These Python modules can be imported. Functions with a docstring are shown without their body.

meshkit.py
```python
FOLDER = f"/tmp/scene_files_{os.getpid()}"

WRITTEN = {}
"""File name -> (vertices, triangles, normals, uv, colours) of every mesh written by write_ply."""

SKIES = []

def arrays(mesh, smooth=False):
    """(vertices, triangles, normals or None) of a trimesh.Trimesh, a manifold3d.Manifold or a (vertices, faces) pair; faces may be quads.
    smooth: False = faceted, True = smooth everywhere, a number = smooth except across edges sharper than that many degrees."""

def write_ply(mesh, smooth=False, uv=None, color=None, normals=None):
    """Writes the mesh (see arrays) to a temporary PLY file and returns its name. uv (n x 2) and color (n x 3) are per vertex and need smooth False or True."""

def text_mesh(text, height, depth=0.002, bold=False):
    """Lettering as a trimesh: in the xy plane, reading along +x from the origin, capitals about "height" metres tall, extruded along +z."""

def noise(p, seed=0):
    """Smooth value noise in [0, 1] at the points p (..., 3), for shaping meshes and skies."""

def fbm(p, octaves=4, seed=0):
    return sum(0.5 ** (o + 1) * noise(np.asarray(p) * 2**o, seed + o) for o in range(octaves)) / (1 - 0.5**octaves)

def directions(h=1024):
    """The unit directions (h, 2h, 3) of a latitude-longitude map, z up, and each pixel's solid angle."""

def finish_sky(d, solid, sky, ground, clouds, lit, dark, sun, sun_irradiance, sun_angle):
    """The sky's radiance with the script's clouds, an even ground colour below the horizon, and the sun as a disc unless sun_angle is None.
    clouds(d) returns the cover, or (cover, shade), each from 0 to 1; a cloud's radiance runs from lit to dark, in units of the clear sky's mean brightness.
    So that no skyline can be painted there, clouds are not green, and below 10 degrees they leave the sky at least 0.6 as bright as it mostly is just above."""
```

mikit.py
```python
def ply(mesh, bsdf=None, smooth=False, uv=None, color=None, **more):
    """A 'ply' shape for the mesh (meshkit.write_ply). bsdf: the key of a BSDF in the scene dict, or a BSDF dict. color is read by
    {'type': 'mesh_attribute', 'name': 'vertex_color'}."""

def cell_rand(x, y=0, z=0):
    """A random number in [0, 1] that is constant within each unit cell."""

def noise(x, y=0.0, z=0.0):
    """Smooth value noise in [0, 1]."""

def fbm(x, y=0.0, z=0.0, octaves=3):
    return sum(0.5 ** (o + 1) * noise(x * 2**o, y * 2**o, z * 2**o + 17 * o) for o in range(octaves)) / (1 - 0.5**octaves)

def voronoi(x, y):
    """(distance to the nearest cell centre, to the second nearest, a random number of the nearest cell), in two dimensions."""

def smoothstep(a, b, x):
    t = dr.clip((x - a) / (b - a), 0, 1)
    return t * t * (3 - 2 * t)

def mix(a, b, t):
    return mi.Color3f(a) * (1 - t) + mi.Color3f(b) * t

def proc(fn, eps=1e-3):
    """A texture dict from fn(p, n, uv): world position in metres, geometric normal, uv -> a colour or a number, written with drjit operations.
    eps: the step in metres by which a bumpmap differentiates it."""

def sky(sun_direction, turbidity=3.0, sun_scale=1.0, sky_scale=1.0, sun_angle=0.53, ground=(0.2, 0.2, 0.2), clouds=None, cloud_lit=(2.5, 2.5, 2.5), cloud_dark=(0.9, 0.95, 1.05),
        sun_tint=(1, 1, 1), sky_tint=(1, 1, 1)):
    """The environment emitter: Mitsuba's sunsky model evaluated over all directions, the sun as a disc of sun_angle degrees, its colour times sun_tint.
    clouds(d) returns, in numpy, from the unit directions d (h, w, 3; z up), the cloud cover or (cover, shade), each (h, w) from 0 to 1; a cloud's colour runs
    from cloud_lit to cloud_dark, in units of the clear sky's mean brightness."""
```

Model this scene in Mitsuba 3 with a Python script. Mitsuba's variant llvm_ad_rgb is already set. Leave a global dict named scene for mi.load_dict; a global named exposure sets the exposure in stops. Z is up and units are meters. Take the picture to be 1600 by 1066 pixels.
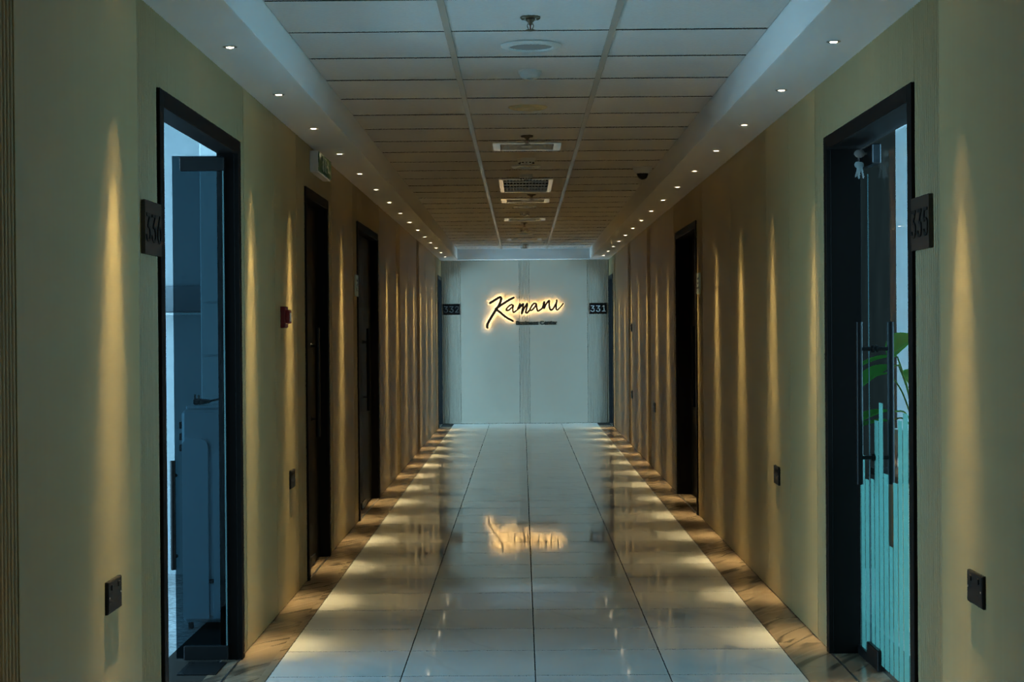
import math, random
import numpy as np, trimesh, drjit as dr, mitsuba as mi, mikit, meshkit
from shapely.geometry import Polygon, LineString, box as sbox
from shapely.ops import unary_union
from shapely import affinity
from mikit import noise, fbm, cell_rand, smoothstep, mix, proc, ply

random.seed(7); rng = np.random.default_rng(7)
T = mi.ScalarTransform4f
scene, labels = {}, {}

# ------------------------------------------------------------------ camera, light levels, exposure
F, EYE = 2600.0, 1.30
roll = math.radians(0.45)
fw = np.array([-15.5 / F, 1.0, -15 / F])
scene['camera'] = {'type': 'perspective', 'fov': math.degrees(2 * math.atan(800 / F)), 'fov_axis': 'x', 'near_clip': 0.05, 'far_clip': 200.0,
                   'to_world': T().look_at(origin=[0, 0, EYE], target=[float(fw[0]), float(fw[1]), float(EYE + fw[2])], up=[math.sin(roll), 0, math.cos(roll)])}
exposure = 5.0
GAIN = 2.0 ** -exposure              # all lights are given in units of the picture's white
WARM = np.array([1.0, 0.79, 0.40])
COOL = np.array([0.34, 0.71, 1.0])
SPOT_I, SPOT_W = 33.0, 6.0             # downlights: narrow beam, and its soft skirt
WIN_NEAR, WIN_RIGHT, WIN_LEFT, WIN_END = 0.48, 6.8, 6.8, 14.5   # daylight windows (radiance)
SIGN_L = 16.0

# ------------------------------------------------------------------ dimensions (metres; x right, y down the corridor, z up)
XL, XR, D, Y0 = -1.132, 1.230, 23.47, -2.2
SOF, CEIL = 2.305, 2.452
FL, FR = -0.889, 0.954                 # soffit inner edges
TL, TR, TW, TJ, TY = -0.969, 1.051, 0.505, 6.774, 0.4975    # pale tile field
THS = {-1: 0.066, 1: 0.118}             # depth of the door reveals, left and right
WT = 0.012                             # wall board thickness
DOOR_TOP = 2.07

# ------------------------------------------------------------------ materials
def pr(color, rough=0.5, metal=0.0, spec=0.5, **k):
    c = color if isinstance(color, dict) else {'type': 'rgb', 'value': list(color)}
    return {'type': 'twosided', 'bsdf': {'type': 'principled', 'base_color': c, 'roughness': rough, 'metallic': metal, 'specular': spec, **k}}
def mat(name, d): scene['m_' + name] = d; return 'm_' + name

def f_board(p, n, uv):
    v = fbm(p.y * 1.3 + p.x * 1.3, p.z * 0.8, 3.0, 3)
    g = noise(p.y * 55 + p.x * 55, p.z * 2.0, 5.0)
    return mix([0.39, 0.297, 0.138], [0.41, 0.314, 0.150], v) * (0.985 + 0.03 * g)
M_BOARD = mat('board', pr(proc(f_board), 0.48, spec=0.35))
def f_flute(p, n, uv):
    g = noise(p.y * 90 + p.x * 90, p.z * 1.5, 2.0)
    return mix([0.365, 0.275, 0.130], [0.39, 0.297, 0.143], g)
M_FLUTE = mat('flute', pr(proc(f_flute), 0.5, spec=0.35))
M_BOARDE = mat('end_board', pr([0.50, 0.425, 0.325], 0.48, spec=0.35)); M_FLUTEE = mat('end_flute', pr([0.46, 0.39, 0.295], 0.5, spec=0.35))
M_SEAM = mat('seam', pr([0.10, 0.085, 0.06], 0.7))
M_CORE = mat('core', pr([0.06, 0.052, 0.04], 0.8))

def f_tile(p, n, uv):
    cx, cy = dr.floor((p.x - TL) / TW), dr.floor((p.y - TJ) / TY)
    r = cell_rand(cx, cy, 3)
    v = fbm(p.x * 2.5 + r * 30, p.y * 2.5, r * 9, 4)
    vein = smoothstep(0.035, 0.0, dr.abs(fbm(p.x * 1.6 + p.y * 0.7 + r * 40, p.y * 1.1, 2.0, 4) - 0.5))
    c = mix([0.54, 0.525, 0.485], [0.61, 0.60, 0.56], v) * (0.97 + 0.05 * r)
    return c * (1 - 0.06 * vein)
def f_wave(p, n, uv):
    return noise(p.x * 9, p.y * 5, 1.0) + 0.5 * noise(p.x * 30, p.y * 14, 4.0)
M_TILE = mat('tile', {'type': 'twosided', 'bsdf': {'type': 'bumpmap', 'arbitrary': proc(f_wave, 0.004), 'scale': 0.00003,
              'bsdf': {'type': 'principled', 'base_color': proc(f_tile), 'roughness': 0.04, 'specular': 0.5}}})
def f_marble(p, n, uv):
    r = cell_rand(dr.floor((p.y - 6.31) / 0.589), dr.floor(p.x), 4) * 20
    u, v = 0.86 * p.x - 0.51 * p.y, 0.51 * p.x + 0.86 * p.y       # across and along the streaks
    u = u + 0.05 * fbm(v * 4, u * 4, r, 3)
    s = fbm(u * 9, v * 1.6, 3.0 + r, 4)
    v1 = smoothstep(0.07, 0.0, dr.abs(fbm(u * 12, v * 1.3, 7.0 + r, 3) - 0.46)) * smoothstep(0.25, 0.5, noise(u * 3, v * 3, 1.0 + r))
    v2 = smoothstep(0.05, 0.0, dr.abs(fbm(u * 14, v * 1.5, 2.0 + r, 2) - 0.55))
    c = mix([0.15, 0.105, 0.068], [0.25, 0.185, 0.125], s)
    c = mix(c, [0.045, 0.030, 0.020], v1 * 0.85)
    return mix(c, [0.36, 0.29, 0.22], v2 * 0.22)
M_MARBLE = mat('marble', {'type': 'twosided', 'bsdf': {'type': 'bumpmap', 'arbitrary': proc(f_wave, 0.004), 'scale': 0.0003,
              'bsdf': {'type': 'principled', 'base_color': proc(f_marble), 'roughness': 0.15, 'specular': 0.5}}})
M_GROUT = mat('grout', pr([0.030, 0.026, 0.022], 0.8, spec=0.1))
def f_ceil(p, n, uv):
    v = noise(p.x * 140, p.y * 140, 1.0)
    r = cell_rand(dr.floor((p.y - 6.375) / 0.61), dr.floor((p.x + 0.274) / 0.6), 5)
    return mi.Color3f(0.58, 0.56, 0.52) * (0.93 + 0.06 * v + 0.05 * r)
M_CEIL = mat('ceiling_tile', pr(proc(f_ceil), 0.85, spec=0.2))
M_PLASTER = mat('plaster', pr([0.68, 0.67, 0.64], 0.75, spec=0.25))
M_TEE = mat('tee', pr([0.36, 0.34, 0.285], 0.33, spec=0.5))
M_CROSS = mat('cross_tee', pr([0.07, 0.06, 0.05], 0.6))
M_DARK = mat('dark', pr([0.012, 0.011, 0.010], 0.7))
M_WHITE = mat('white_plastic', pr([0.66, 0.66, 0.63], 0.35))
M_WHITEG = mat('white_enamel', pr([0.72, 0.71, 0.68], 0.14, spec=0.9))
M_GREYP = mat('grey_plastic', pr([0.30, 0.30, 0.29], 0.4))
M_CREAM = mat('cream_plastic', pr([0.62, 0.50, 0.28], 0.4))
M_BRONZE = mat('bronze', pr([0.009, 0.007, 0.006], 0.55, spec=0.08))
M_BLACKF = mat('black_frame', pr([0.010, 0.010, 0.010], 0.4, spec=0.2))
M_BLACK = mat('black', pr([0.008, 0.008, 0.008], 0.4, spec=0.2))
M_BLACKG = mat('black_gloss', pr([0.006, 0.006, 0.007], 0.06))
M_DGLASS = mat('dark_glass', pr([0.004, 0.005, 0.005], 0.5, spec=0.1))
M_CHROME = mat('chrome', {'type': 'roughconductor', 'material': 'Cr', 'alpha': 0.12})
M_DSTEEL = mat('dark_steel', pr([0.10, 0.11, 0.12], 0.3, metal=1.0))
M_STEEL = mat('steel', pr([0.55, 0.55, 0.54], 0.28, metal=1.0))
M_BRASS = mat('old_brass', pr([0.16, 0.13, 0.09], 0.35, metal=0.8))
M_RED = mat('red', pr([0.16, 0.012, 0.012], 0.35))
M_GREEN = mat('green', pr([0.05, 0.14, 0.045], 0.3))
M_PALE = mat('pale_print', pr([0.50, 0.58, 0.46], 0.4))
M_DIGIT = mat('digit_grey', pr([0.10, 0.10, 0.097], 0.35))
M_DIGITW = mat('digit_white', pr([0.62, 0.62, 0.60], 0.4))
M_PLATE = mat('number_plate', pr([0.028, 0.018, 0.011], 0.4))
M_SIGN = mat('sign_face', pr([0.022, 0.010, 0.006], 0.35))
M_SUBT = mat('sign_text', pr([0.02, 0.022, 0.018], 0.4))
M_GLASS = mat('glass', {'type': 'thindielectric', 'int_ior': 1.5, 'specular_transmittance': {'type': 'rgb', 'value': [0.80, 0.90, 0.90]}})
M_TINT = mat('tinted_glass', {'type': 'thindielectric', 'int_ior': 1.5, 'specular_transmittance': {'type': 'rgb', 'value': [0.038, 0.078, 0.098]}, 'specular_reflectance': {'type': 'rgb', 'value': [0.25, 0.25, 0.25]}})
M_EDGE = mat('glass_edge', pr([0.10, 0.19, 0.20], 0.15))
M_FILM = mat('frost_film', {'type': 'principledthin', 'base_color': {'type': 'rgb', 'value': [0.13, 0.30, 0.25]}, 'roughness': 0.5, 'diff_trans': 1.0, 'spec_trans': 0.0})
M_ROOM = mat('room_paint', pr([0.70, 0.71, 0.70], 0.6, spec=0.3))
M_ROOMB = mat('room_blue_grey', pr([0.52, 0.56, 0.57], 0.6, spec=0.3))
M_ROOMD = mat('room_grey', pr([0.22, 0.25, 0.27], 0.5))
def f_terr(p, n, uv):
    return mix([0.20, 0.20, 0.20], [0.46, 0.46, 0.45], noise(p.x * 70, p.y * 70, 2.0)) * (0.8 + 0.4 * noise(p.x * 25, p.y * 25, 1.0))
M_TERR = mat('terrazzo', pr(proc(f_terr), 0.3))
def f_wood(p, n, uv):
    return mix([0.020, 0.015, 0.011], [0.045, 0.034, 0.025], fbm(p.x * 30, p.y * 30, p.z * 2, 3))
M_WOOD = mat('dark_wood', pr(proc(f_wood), 0.5, spec=0.1))
M_CABINET = mat('cream_cabinet', pr([0.62, 0.53, 0.36], 0.45))
M_APPL = mat('appliance', pr([0.62, 0.64, 0.66], 0.3))
M_APPL2 = mat('appliance_panel', pr([0.70, 0.73, 0.76], 0.22))
M_LEAF = mat('leaf', {'type': 'principledthin', 'base_color': {'type': 'rgb', 'value': [0.08, 0.30, 0.05]}, 'roughness': 0.35, 'diff_trans': 0.7, 'spec_trans': 0.0})
M_SOIL = mat('soil', pr([0.05, 0.035, 0.025], 0.9))
M_DOMEG = mat('dome', pr([0.006, 0.006, 0.007], 0.08))
M_LAMPOFF = mat('diffuser_off', pr([0.62, 0.62, 0.60], 0.5))

# ------------------------------------------------------------------ helpers
def cat(ms): return trimesh.util.concatenate([m for m in ms if m is not None])
def bx(x0, x1, y0, y1, z0, z1, c=0.0):
    """box, its edges chamfered by c"""
    if c <= 0:
        m = trimesh.creation.box(extents=[x1 - x0, y1 - y0, z1 - z0]); m.apply_translation([(x0 + x1) / 2, (y0 + y1) / 2, (z0 + z1) / 2]); return m
    v = []
    for sx in (0, 1):
        for sy in (0, 1):
            for sz in (0, 1):
                X, Y, Z = (x1 - c * 1, x0 + c)[1 - sx] if False else (x1 if sx else x0), (y1 if sy else y0), (z1 if sz else z0)
                dx, dy, dz = (-c if sx else c), (-c if sy else c), (-c if sz else c)
                v += [[X, Y + dy, Z + dz], [X + dx, Y, Z + dz], [X + dx, Y + dy, Z]]
    return trimesh.convex.convex_hull(np.array(v))
def cyl(p0, p1, r, n=20, r2=None):
    p0, p1 = np.array(p0, float), np.array(p1, float)
    d = p1 - p0; L = np.linalg.norm(d)
    r2 = r if r2 is None else r2
    a = np.linspace(0, 2 * np.pi, n, endpoint=False)
    ring = np.stack([np.cos(a), np.sin(a)], 1)
    v = np.vstack([np.c_[ring * r, np.zeros(n)], np.c_[ring * r2, np.full(n, L)], [[0, 0, 0], [0, 0, L]]])
    i = np.arange(n); j = (i + 1) % n
    f = np.vstack([np.c_[i, j, j + n], np.c_[i, j + n, i + n], np.c_[j, i, np.full(n, 2 * n)], np.c_[i + n, j + n, np.full(n, 2 * n + 1)]])
    m = trimesh.Trimesh(v, f, process=False)
    m.apply_transform(trimesh.geometry.align_vectors([0, 0, 1], d / L)); m.apply_translation(p0); return m
def lathe(profile, n=28, at=(0, 0, 0)):
    """(r, z) profile turned about z"""
    m = trimesh.creation.revolve(np.array(profile, float), sections=n); m.apply_translation(at); return m
def tube(pts, r, n=8):
    v, f = [], []
    p = np.array(pts, float); t = np.gradient(p, axis=0); t /= np.linalg.norm(t, axis=1, keepdims=True)
    up = np.array([0.13, 0.31, 0.94]); a = np.cross(t, up); a /= np.linalg.norm(a, axis=1, keepdims=True); b = np.cross(t, a)
    ang = np.arange(n) * 2 * np.pi / n
    v = (p[:, None] + r * (np.cos(ang)[None, :, None] * a[:, None] + np.sin(ang)[None, :, None] * b[:, None])).reshape(-1, 3)
    for i in range(len(p) - 1):
        for j in range(n):
            k = (j + 1) % n
            f += [[i * n + j, (i + 1) * n + k, i * n + k], [i * n + j, (i + 1) * n + j, (i + 1) * n + k]]
    m = trimesh.Trimesh(v, f, process=False); m.fix_normals(); return m
def ext(poly, z0, z1):
    out = []
    for g in getattr(poly, 'geoms', [poly]):
        if g.area > 1e-7:
            m = trimesh.creation.extrude_polygon(g, z1 - z0, engine='earcut'); m.apply_translation([0, 0, z0]); out.append(m)
    return cat(out)
def spline(pts, k=10):
    p = np.array(pts, float); p = np.vstack([2 * p[0] - p[1], p, 2 * p[-1] - p[-2]]); out = []
    for i in range(1, len(p) - 2):
        for t in np.linspace(0, 1, k, endpoint=False):
            out.append(0.5 * (2 * p[i] + (p[i + 1] - p[i - 1]) * t + (2 * p[i - 1] - 5 * p[i] + 4 * p[i + 1] - p[i + 2]) * t**2 + (3 * p[i] - p[i - 1] - 3 * p[i + 1] + p[i + 2]) * t**3))
    return np.array(out + [p[-2]])
def fix(m, o, xa, ya):
    """move a mesh drawn in the xy plane: its x to xa, its y to ya, its z to xa x ya, origin o"""
    M = np.eye(4); M[:3, 0], M[:3, 1], M[:3, 2], M[:3, 3] = xa, ya, np.cross(xa, ya), o
    m = m.copy(); m.apply_transform(M); return m
ON_L = ([0, 1, 0], [0, 0, 1]); ON_R = ([0, -1, 0], [0, 0, 1]); ON_E = ([1, 0, 0], [0, 0, 1])

def key_of(name, parent=None):
    base = f'{parent}__{name}' if parent else name
    taken = lambda k: k in scene or k in used
    k, i = base, 0
    while taken(k): i += 1; k = f'{base}_{i:03d}'
    used.add(k); return k
used = set()
def put(name, mesh, m, parent=None, smooth=False, label=None, **kw):
    k = key_of(name, parent)
    scene[k] = ply(mesh, m, smooth=smooth, **kw)
    if label: labels[k] = {'label': label}
    return k
def again(name, proto, parent, to_world, m=None):
    k = key_of(name, parent); scene[k] = {**proto, 'to_world': to_world}
    if m: scene[k]['bsdf'] = {'type': 'ref', 'id': m}
    return k
def thing(name, label, category, group=None):
    k = key_of(name); labels[k] = {'label': label, 'category': category}
    if group: labels[k]['group'] = group
    return k
def struct(name, label=None):
    used.add(name); labels[name] = {'kind': 'structure'}
    if label: labels[name]['label'] = label
    return name
ORD = ['nearest', 'second', 'third', 'fourth', 'fifth', 'sixth', 'seventh', 'eighth', 'ninth', 'tenth', 'eleventh', 'twelfth', 'thirteenth', 'fourteenth', 'fifteenth', 'sixteenth']
def emit(rgb, w=1.0): return {'type': 'area', 'radiance': {'type': 'rgb', 'value': [float(x) * GAIN for x in rgb]}, 'sampling_weight': float(w)}

# ------------------------------------------------------------------ floor
fl = struct('floor', 'polished pale floor tiles edged by brown marble bands')
put('bed', bx(XL - 0.3, XR + 0.3, Y0, D + 0.2, -0.10, -0.0010), M_GROUT, fl)
proto = ply(bx(0, TW - 0.0045, 0, TY - 0.008, -0.02, 0, 0.0008), M_TILE)
for j in range(-18, 34):
    y = TJ + TY * j
    if y + TY > D + 0.01: 
        continue
    for i in range(4):
        again('tile', proto, fl, T().translate([TL + TW * i + 0.00225, y + 0.004, 0.0]))
y = TJ + TY * 33
while y + TY <= D + 0.01: y += TY
if D - y > 0.02:
    for i in range(4): put('tile', bx(TL + TW * i + 0.0015, TL + TW * (i + 1) - 0.0015, y + 0.0015, D, -0.02, 0, 0.0008), M_TILE, fl)
bl = ply(bx(XL - 0.004, TL - 0.001, 0, 0.587, -0.02, 0, 0.0008), M_MARBLE)
br = ply(bx(TR + 0.001, XR + 0.004, 0, 0.587, -0.02, 0, 0.0008), M_MARBLE)
for k in range(-14, 28):
    y = 6.31 + 0.589 * k
    if y + 0.589 < D + 0.3:
        again('marble_slab', bl, fl, T().translate([0, y, 0])); again('marble_slab', br, fl, T().translate([0, y + 0.09, 0]))

# ------------------------------------------------------------------ walls with their doors
DL = [(5.185, 6.67), (8.70, 9.70), (11.44, 13.06), (22.42, 23.43)]
DR = [(5.21, 6.715), (11.67, 13.22), (22.42, 23.43)]
def fluted(y0, y1, z0, z1, side):
    """ribbed board: half-round ribs running up, its face at the wall plane"""
    n = max(1, int(round((y1 - y0) / 0.025))); p = (y1 - y0) / n; pts = [(y0, WT)]
    for i in range(n):
        a = y0 + p * i
        pts += [(a, 0.008), (a + p * 0.14, 0.008), (a + p * 0.22, 0.0025), (a + p * 0.36, 0.0), (a + p * 0.64, 0.0), (a + p * 0.78, 0.0025), (a + p * 0.86, 0.008)]
    pts += [(y1, 0.008), (y1, WT)]
    m = ext(Polygon(pts).buffer(0), z0, z1)          # x = along, y = depth into the wall
    return m
def wall_board(key, kind, y0, y1, z0, z1, side, doors=()):
    g = 0.002
    if kind == 'flat':
        x0, x1 = (XL - WT, XL) if side < 0 else (XR, XR + WT)
        return put('panel', bx(x0, x1, y0 + g, y1 - g, z0, z1, 0.001), M_BOARD, key)
    m = fluted(y0 + g, y1 - g, z0, z1, side)
    v = m.vertices.copy()
    m.vertices = np.c_[(XL - v[:, 1]) if side < 0 else (XR + v[:, 1]), v[:, 0], v[:, 2]]; m.fix_normals()
    return put('fluted_panel', m, M_FLUTE, key)
def build_wall(side, doors, boards):
    key = struct('wall_left' if side < 0 else 'wall_right')
    TH = THS[side]
    x0, x1 = (XL - TH, XL - WT - 0.002) if side < 0 else (XR + WT + 0.002, XR + TH)
    ys = [Y0 - 0.1]; ms = []
    for a, b in doors:
        ms.append(bx(x0, x1, ys[-1], a + 0.012, -0.05, SOF + 0.3)); ms.append(bx(x0, x1, a + 0.012, b - 0.012, DOOR_TOP - 0.012, SOF + 0.3)); ys.append(b - 0.012)
    ms.append(bx(x0, x1, ys[-1], D + 0.2, -0.05, SOF + 0.3))
    put('core', cat(ms), M_CORE, key)
    for kind, y0, y1 in boards:
        cuts = [(a, b) for a, b in doors if a < y1 and b > y0]
        if not cuts: wall_board(key, kind, y0, y1, 0.004, SOF, side); continue
        (a, b), = cuts
        if a - y0 > 0.02: wall_board(key, kind, y0, a, 0.004, SOF, side)
        wall_board(key, kind, max(a, y0), min(b, y1), DOOR_TOP, SOF, side)
        if y1 - b > 0.02: wall_board(key, kind, b, y1, 0.004, SOF, side)
    return key
LB = [('flat', -2.2, -0.98), ('fluted', -0.98, -0.14), ('flat', -0.14, 1.08), ('flat', 1.08, 2.3), ('fluted', 2.3, 3.72), ('flat', 3.72, 4.92), ('fluted', 4.92, 6.80), ('flat', 6.80, 7.64), ('flat', 7.64, 8.38), ('fluted', 8.38, 9.93),
      ('flat', 9.93, 11.18), ('fluted', 11.18, 13.25), ('flat', 13.25, 14.34), ('flat', 14.34, 15.0), ('fluted', 15.0, 15.5), ('flat', 15.5, 16.72), ('flat', 16.72, 17.94), ('fluted', 17.94, 18.4), ('flat', 18.4, 19.62), ('flat', 19.62, 20.84), ('flat', 20.84, 21.8), ('fluted', 21.8, D)]
RB = [('flat', -2.2, -0.98), ('fluted', -0.98, -0.14), ('flat', -0.14, 1.08), ('flat', 1.08, 2.3), ('fluted', 2.3, 3.67), ('flat', 3.67, 4.90), ('fluted', 4.90, 6.965), ('flat', 6.965, 7.65), ('flat', 7.65, 8.37), ('flat', 8.37, 9.785),
      ('flat', 9.785, 11.3), ('fluted', 11.3, 13.45), ('flat', 13.45, 14.67), ('flat', 14.67, 15.89), ('fluted', 15.89, 16.3), ('flat', 16.3, 17.52), ('flat', 17.52, 18.74), ('fluted', 18.74, 19.2), ('flat', 19.2, 20.42), ('flat', 20.42, 21.8), ('fluted', 21.8, D)]
WL = build_wall(-1, DL, LB); WR = build_wall(1, DR, RB)

# end wall: flat boards between ribbed strips
we = struct('wall_end')
put('core', bx(XL - 0.3, XR + 0.3, D + WT + 0.002, D + 0.15, -0.05, SOF + 0.3), M_CORE, we)
for kind, a, b in [('fluted', XL, -0.862), ('flat', -0.862, -0.035), ('fluted', -0.035, 0.110), ('flat', 0.110, 0.925), ('fluted', 0.925, XR)]:
    if kind == 'flat': put('panel', bx(a + 0.001, b - 0.001, D, D + WT, 0.004, SOF, 0.001), M_BOARDE, we)
    else:
        m = fluted(a + 0.001, b - 0.001, 0.004, SOF, 1); v = m.vertices.copy()
        m.vertices = np.c_[v[:, 0], D + v[:, 1], v[:, 2]]; m.fix_normals(); put('fluted_panel', m, M_FLUTEE, we)

# ------------------------------------------------------------------ ceiling: soffits, cove fascias, tee bars and tiles
ce = struct('ceiling', 'suspended ceiling of white square tiles between plaster soffits')
put('slab', bx(XL - 0.35, XR + 0.35, Y0 - 0.1, D + 0.2, CEIL + 0.10, CEIL + 0.25), M_DARK, ce)
put('soffit', bx(XL - 0.12, FL, Y0, D, SOF, CEIL + 0.11, 0.002), M_PLASTER, ce)
put('soffit', bx(FR, XR + 0.12, Y0, D, SOF, CEIL + 0.11, 0.002), M_PLASTER, ce)
put('end_fascia', bx(FL, FR, D - 0.30, D, SOF, CEIL + 0.11, 0.002), M_PLASTER, ce)
BARS = [-0.274, 0.354]
for xb in BARS:
    put('tee_bar', cat([bx(xb - 0.013, xb + 0.013, Y0, D - 0.30, CEIL - 0.006, CEIL - 0.001, 0.001), bx(xb - 0.004, xb + 0.004, Y0, D - 0.30, CEIL - 0.002, CEIL + 0.06)]), M_TEE, ce)
HOLES = []
CX = 0.04
def hole(cx, cy, sx, sy): HOLES.append(sbox(cx - sx / 2, cy - sy / 2, cx + sx / 2, cy + sy / 2))
DIFF_Y = [10.34, 14.61, 17.05, 20.71]
for y in DIFF_Y: hole(CX, y, 0.39, 0.39)
hole(CX, 13.085, 0.37, 1.09)
cols = [(FL + 0.002, BARS[0] - 0.004), (BARS[0] + 0.004, BARS[1] - 0.004), (BARS[1] + 0.004, FR - 0.002)]
for j in range(-14, 29):
    y0, y1 = 6.375 + 0.61 * j + 0.004, min(6.375 + 0.61 * (j + 1) - 0.004, D - 0.302)
    if y1 - y0 < 0.03: continue
    for a, b in cols:
        p = sbox(a, y0, b, y1)
        hs = [h for h in HOLES if h.intersects(p)]
        dz = float(rng.uniform(-0.0012, 0.0012))
        if hs:
            put('tile', ext(p.difference(unary_union(hs)), CEIL, CEIL + 0.012), M_CEIL, ce)
        else:
            m = bx(a, b, y0, y1, CEIL + dz, CEIL + 0.014, 0.0015)
            put('tile', m, M_CEIL, ce)
    for a, b in cols:
        if y1 < D - 0.31 and not any(h.intersects(sbox(a, y1, b, y1 + 0.008)) for h in HOLES): put('cross_tee', bx(a + 0.004, b - 0.004, y1 + 0.0005, y1 + 0.0075, CEIL - 0.0028, CEIL + 0.012, 0.0006), M_CROSS, ce)

# ------------------------------------------------------------------ near end, behind the viewpoint: wall with a tall window
wn = struct('wall_near')
WX0, WX1, WZ0, WZ1 = -0.95, 1.05, 0.05, 1.75
put('surround', cat([bx(XL - 0.2, WX0, Y0 - 0.12, Y0, -0.05, SOF + 0.3), bx(WX1, XR + 0.2, Y0 - 0.12, Y0, -0.05, SOF + 0.3), bx(WX0, WX1, Y0 - 0.12, Y0, -0.05, WZ0), bx(WX0, WX1, Y0 - 0.12, Y0, WZ1, SOF + 0.3)]), M_ROOM, wn)
def window(name, x0, x1, z0, z1, place, rad, weight):
    """daylit window drawn in the xz plane facing +y, then placed: frame, mullions and bright panes"""
    k = struct(name)
    t = 0.05; ms = [bx(x0, x1, -0.06, -0.005, z0, z0 + t), bx(x0, x1, -0.06, -0.005, z1 - t, z1), bx(x0, x0 + t, -0.06, -0.005, z0, z1), bx(x1 - t, x1, -0.06, -0.005, z0, z1)]
    f = cat(ms); f.apply_transform(place); put('frame', f, M_WHITE, k)
    n = 2; w = (x1 - x0 - t) / n
    for i in range(1, n):
        m = bx(x0 + t / 2 + w * i - 0.02, x0 + t / 2 + w * i + 0.02, -0.06, -0.01, z0 + t, z1 - t); m.apply_transform(place); put('mullion', m, M_WHITE, k)
    for i in range(n):
        a, b = x0 + t / 2 + w * i + 0.02, x0 + t / 2 + w * (i + 1) - 0.02
        v = np.array([[a, -0.04, z0 + t], [b, -0.04, z0 + t], [b, -0.04, z1 - t], [a, -0.04, z1 - t]], float)
        m = trimesh.Trimesh(v, [[0, 2, 1], [0, 3, 2]], process=False); m.apply_transform(place)
        put('pane', m, M_WHITE, k, emitter=emit(COOL * rad, weight))
    return k
I4 = np.eye(4)
pl = I4.copy(); pl[:3, 3] = [0, Y0, 0]
window('window_1', WX0, WX1, WZ0, WZ1, pl, WIN_NEAR, 10)

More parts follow.
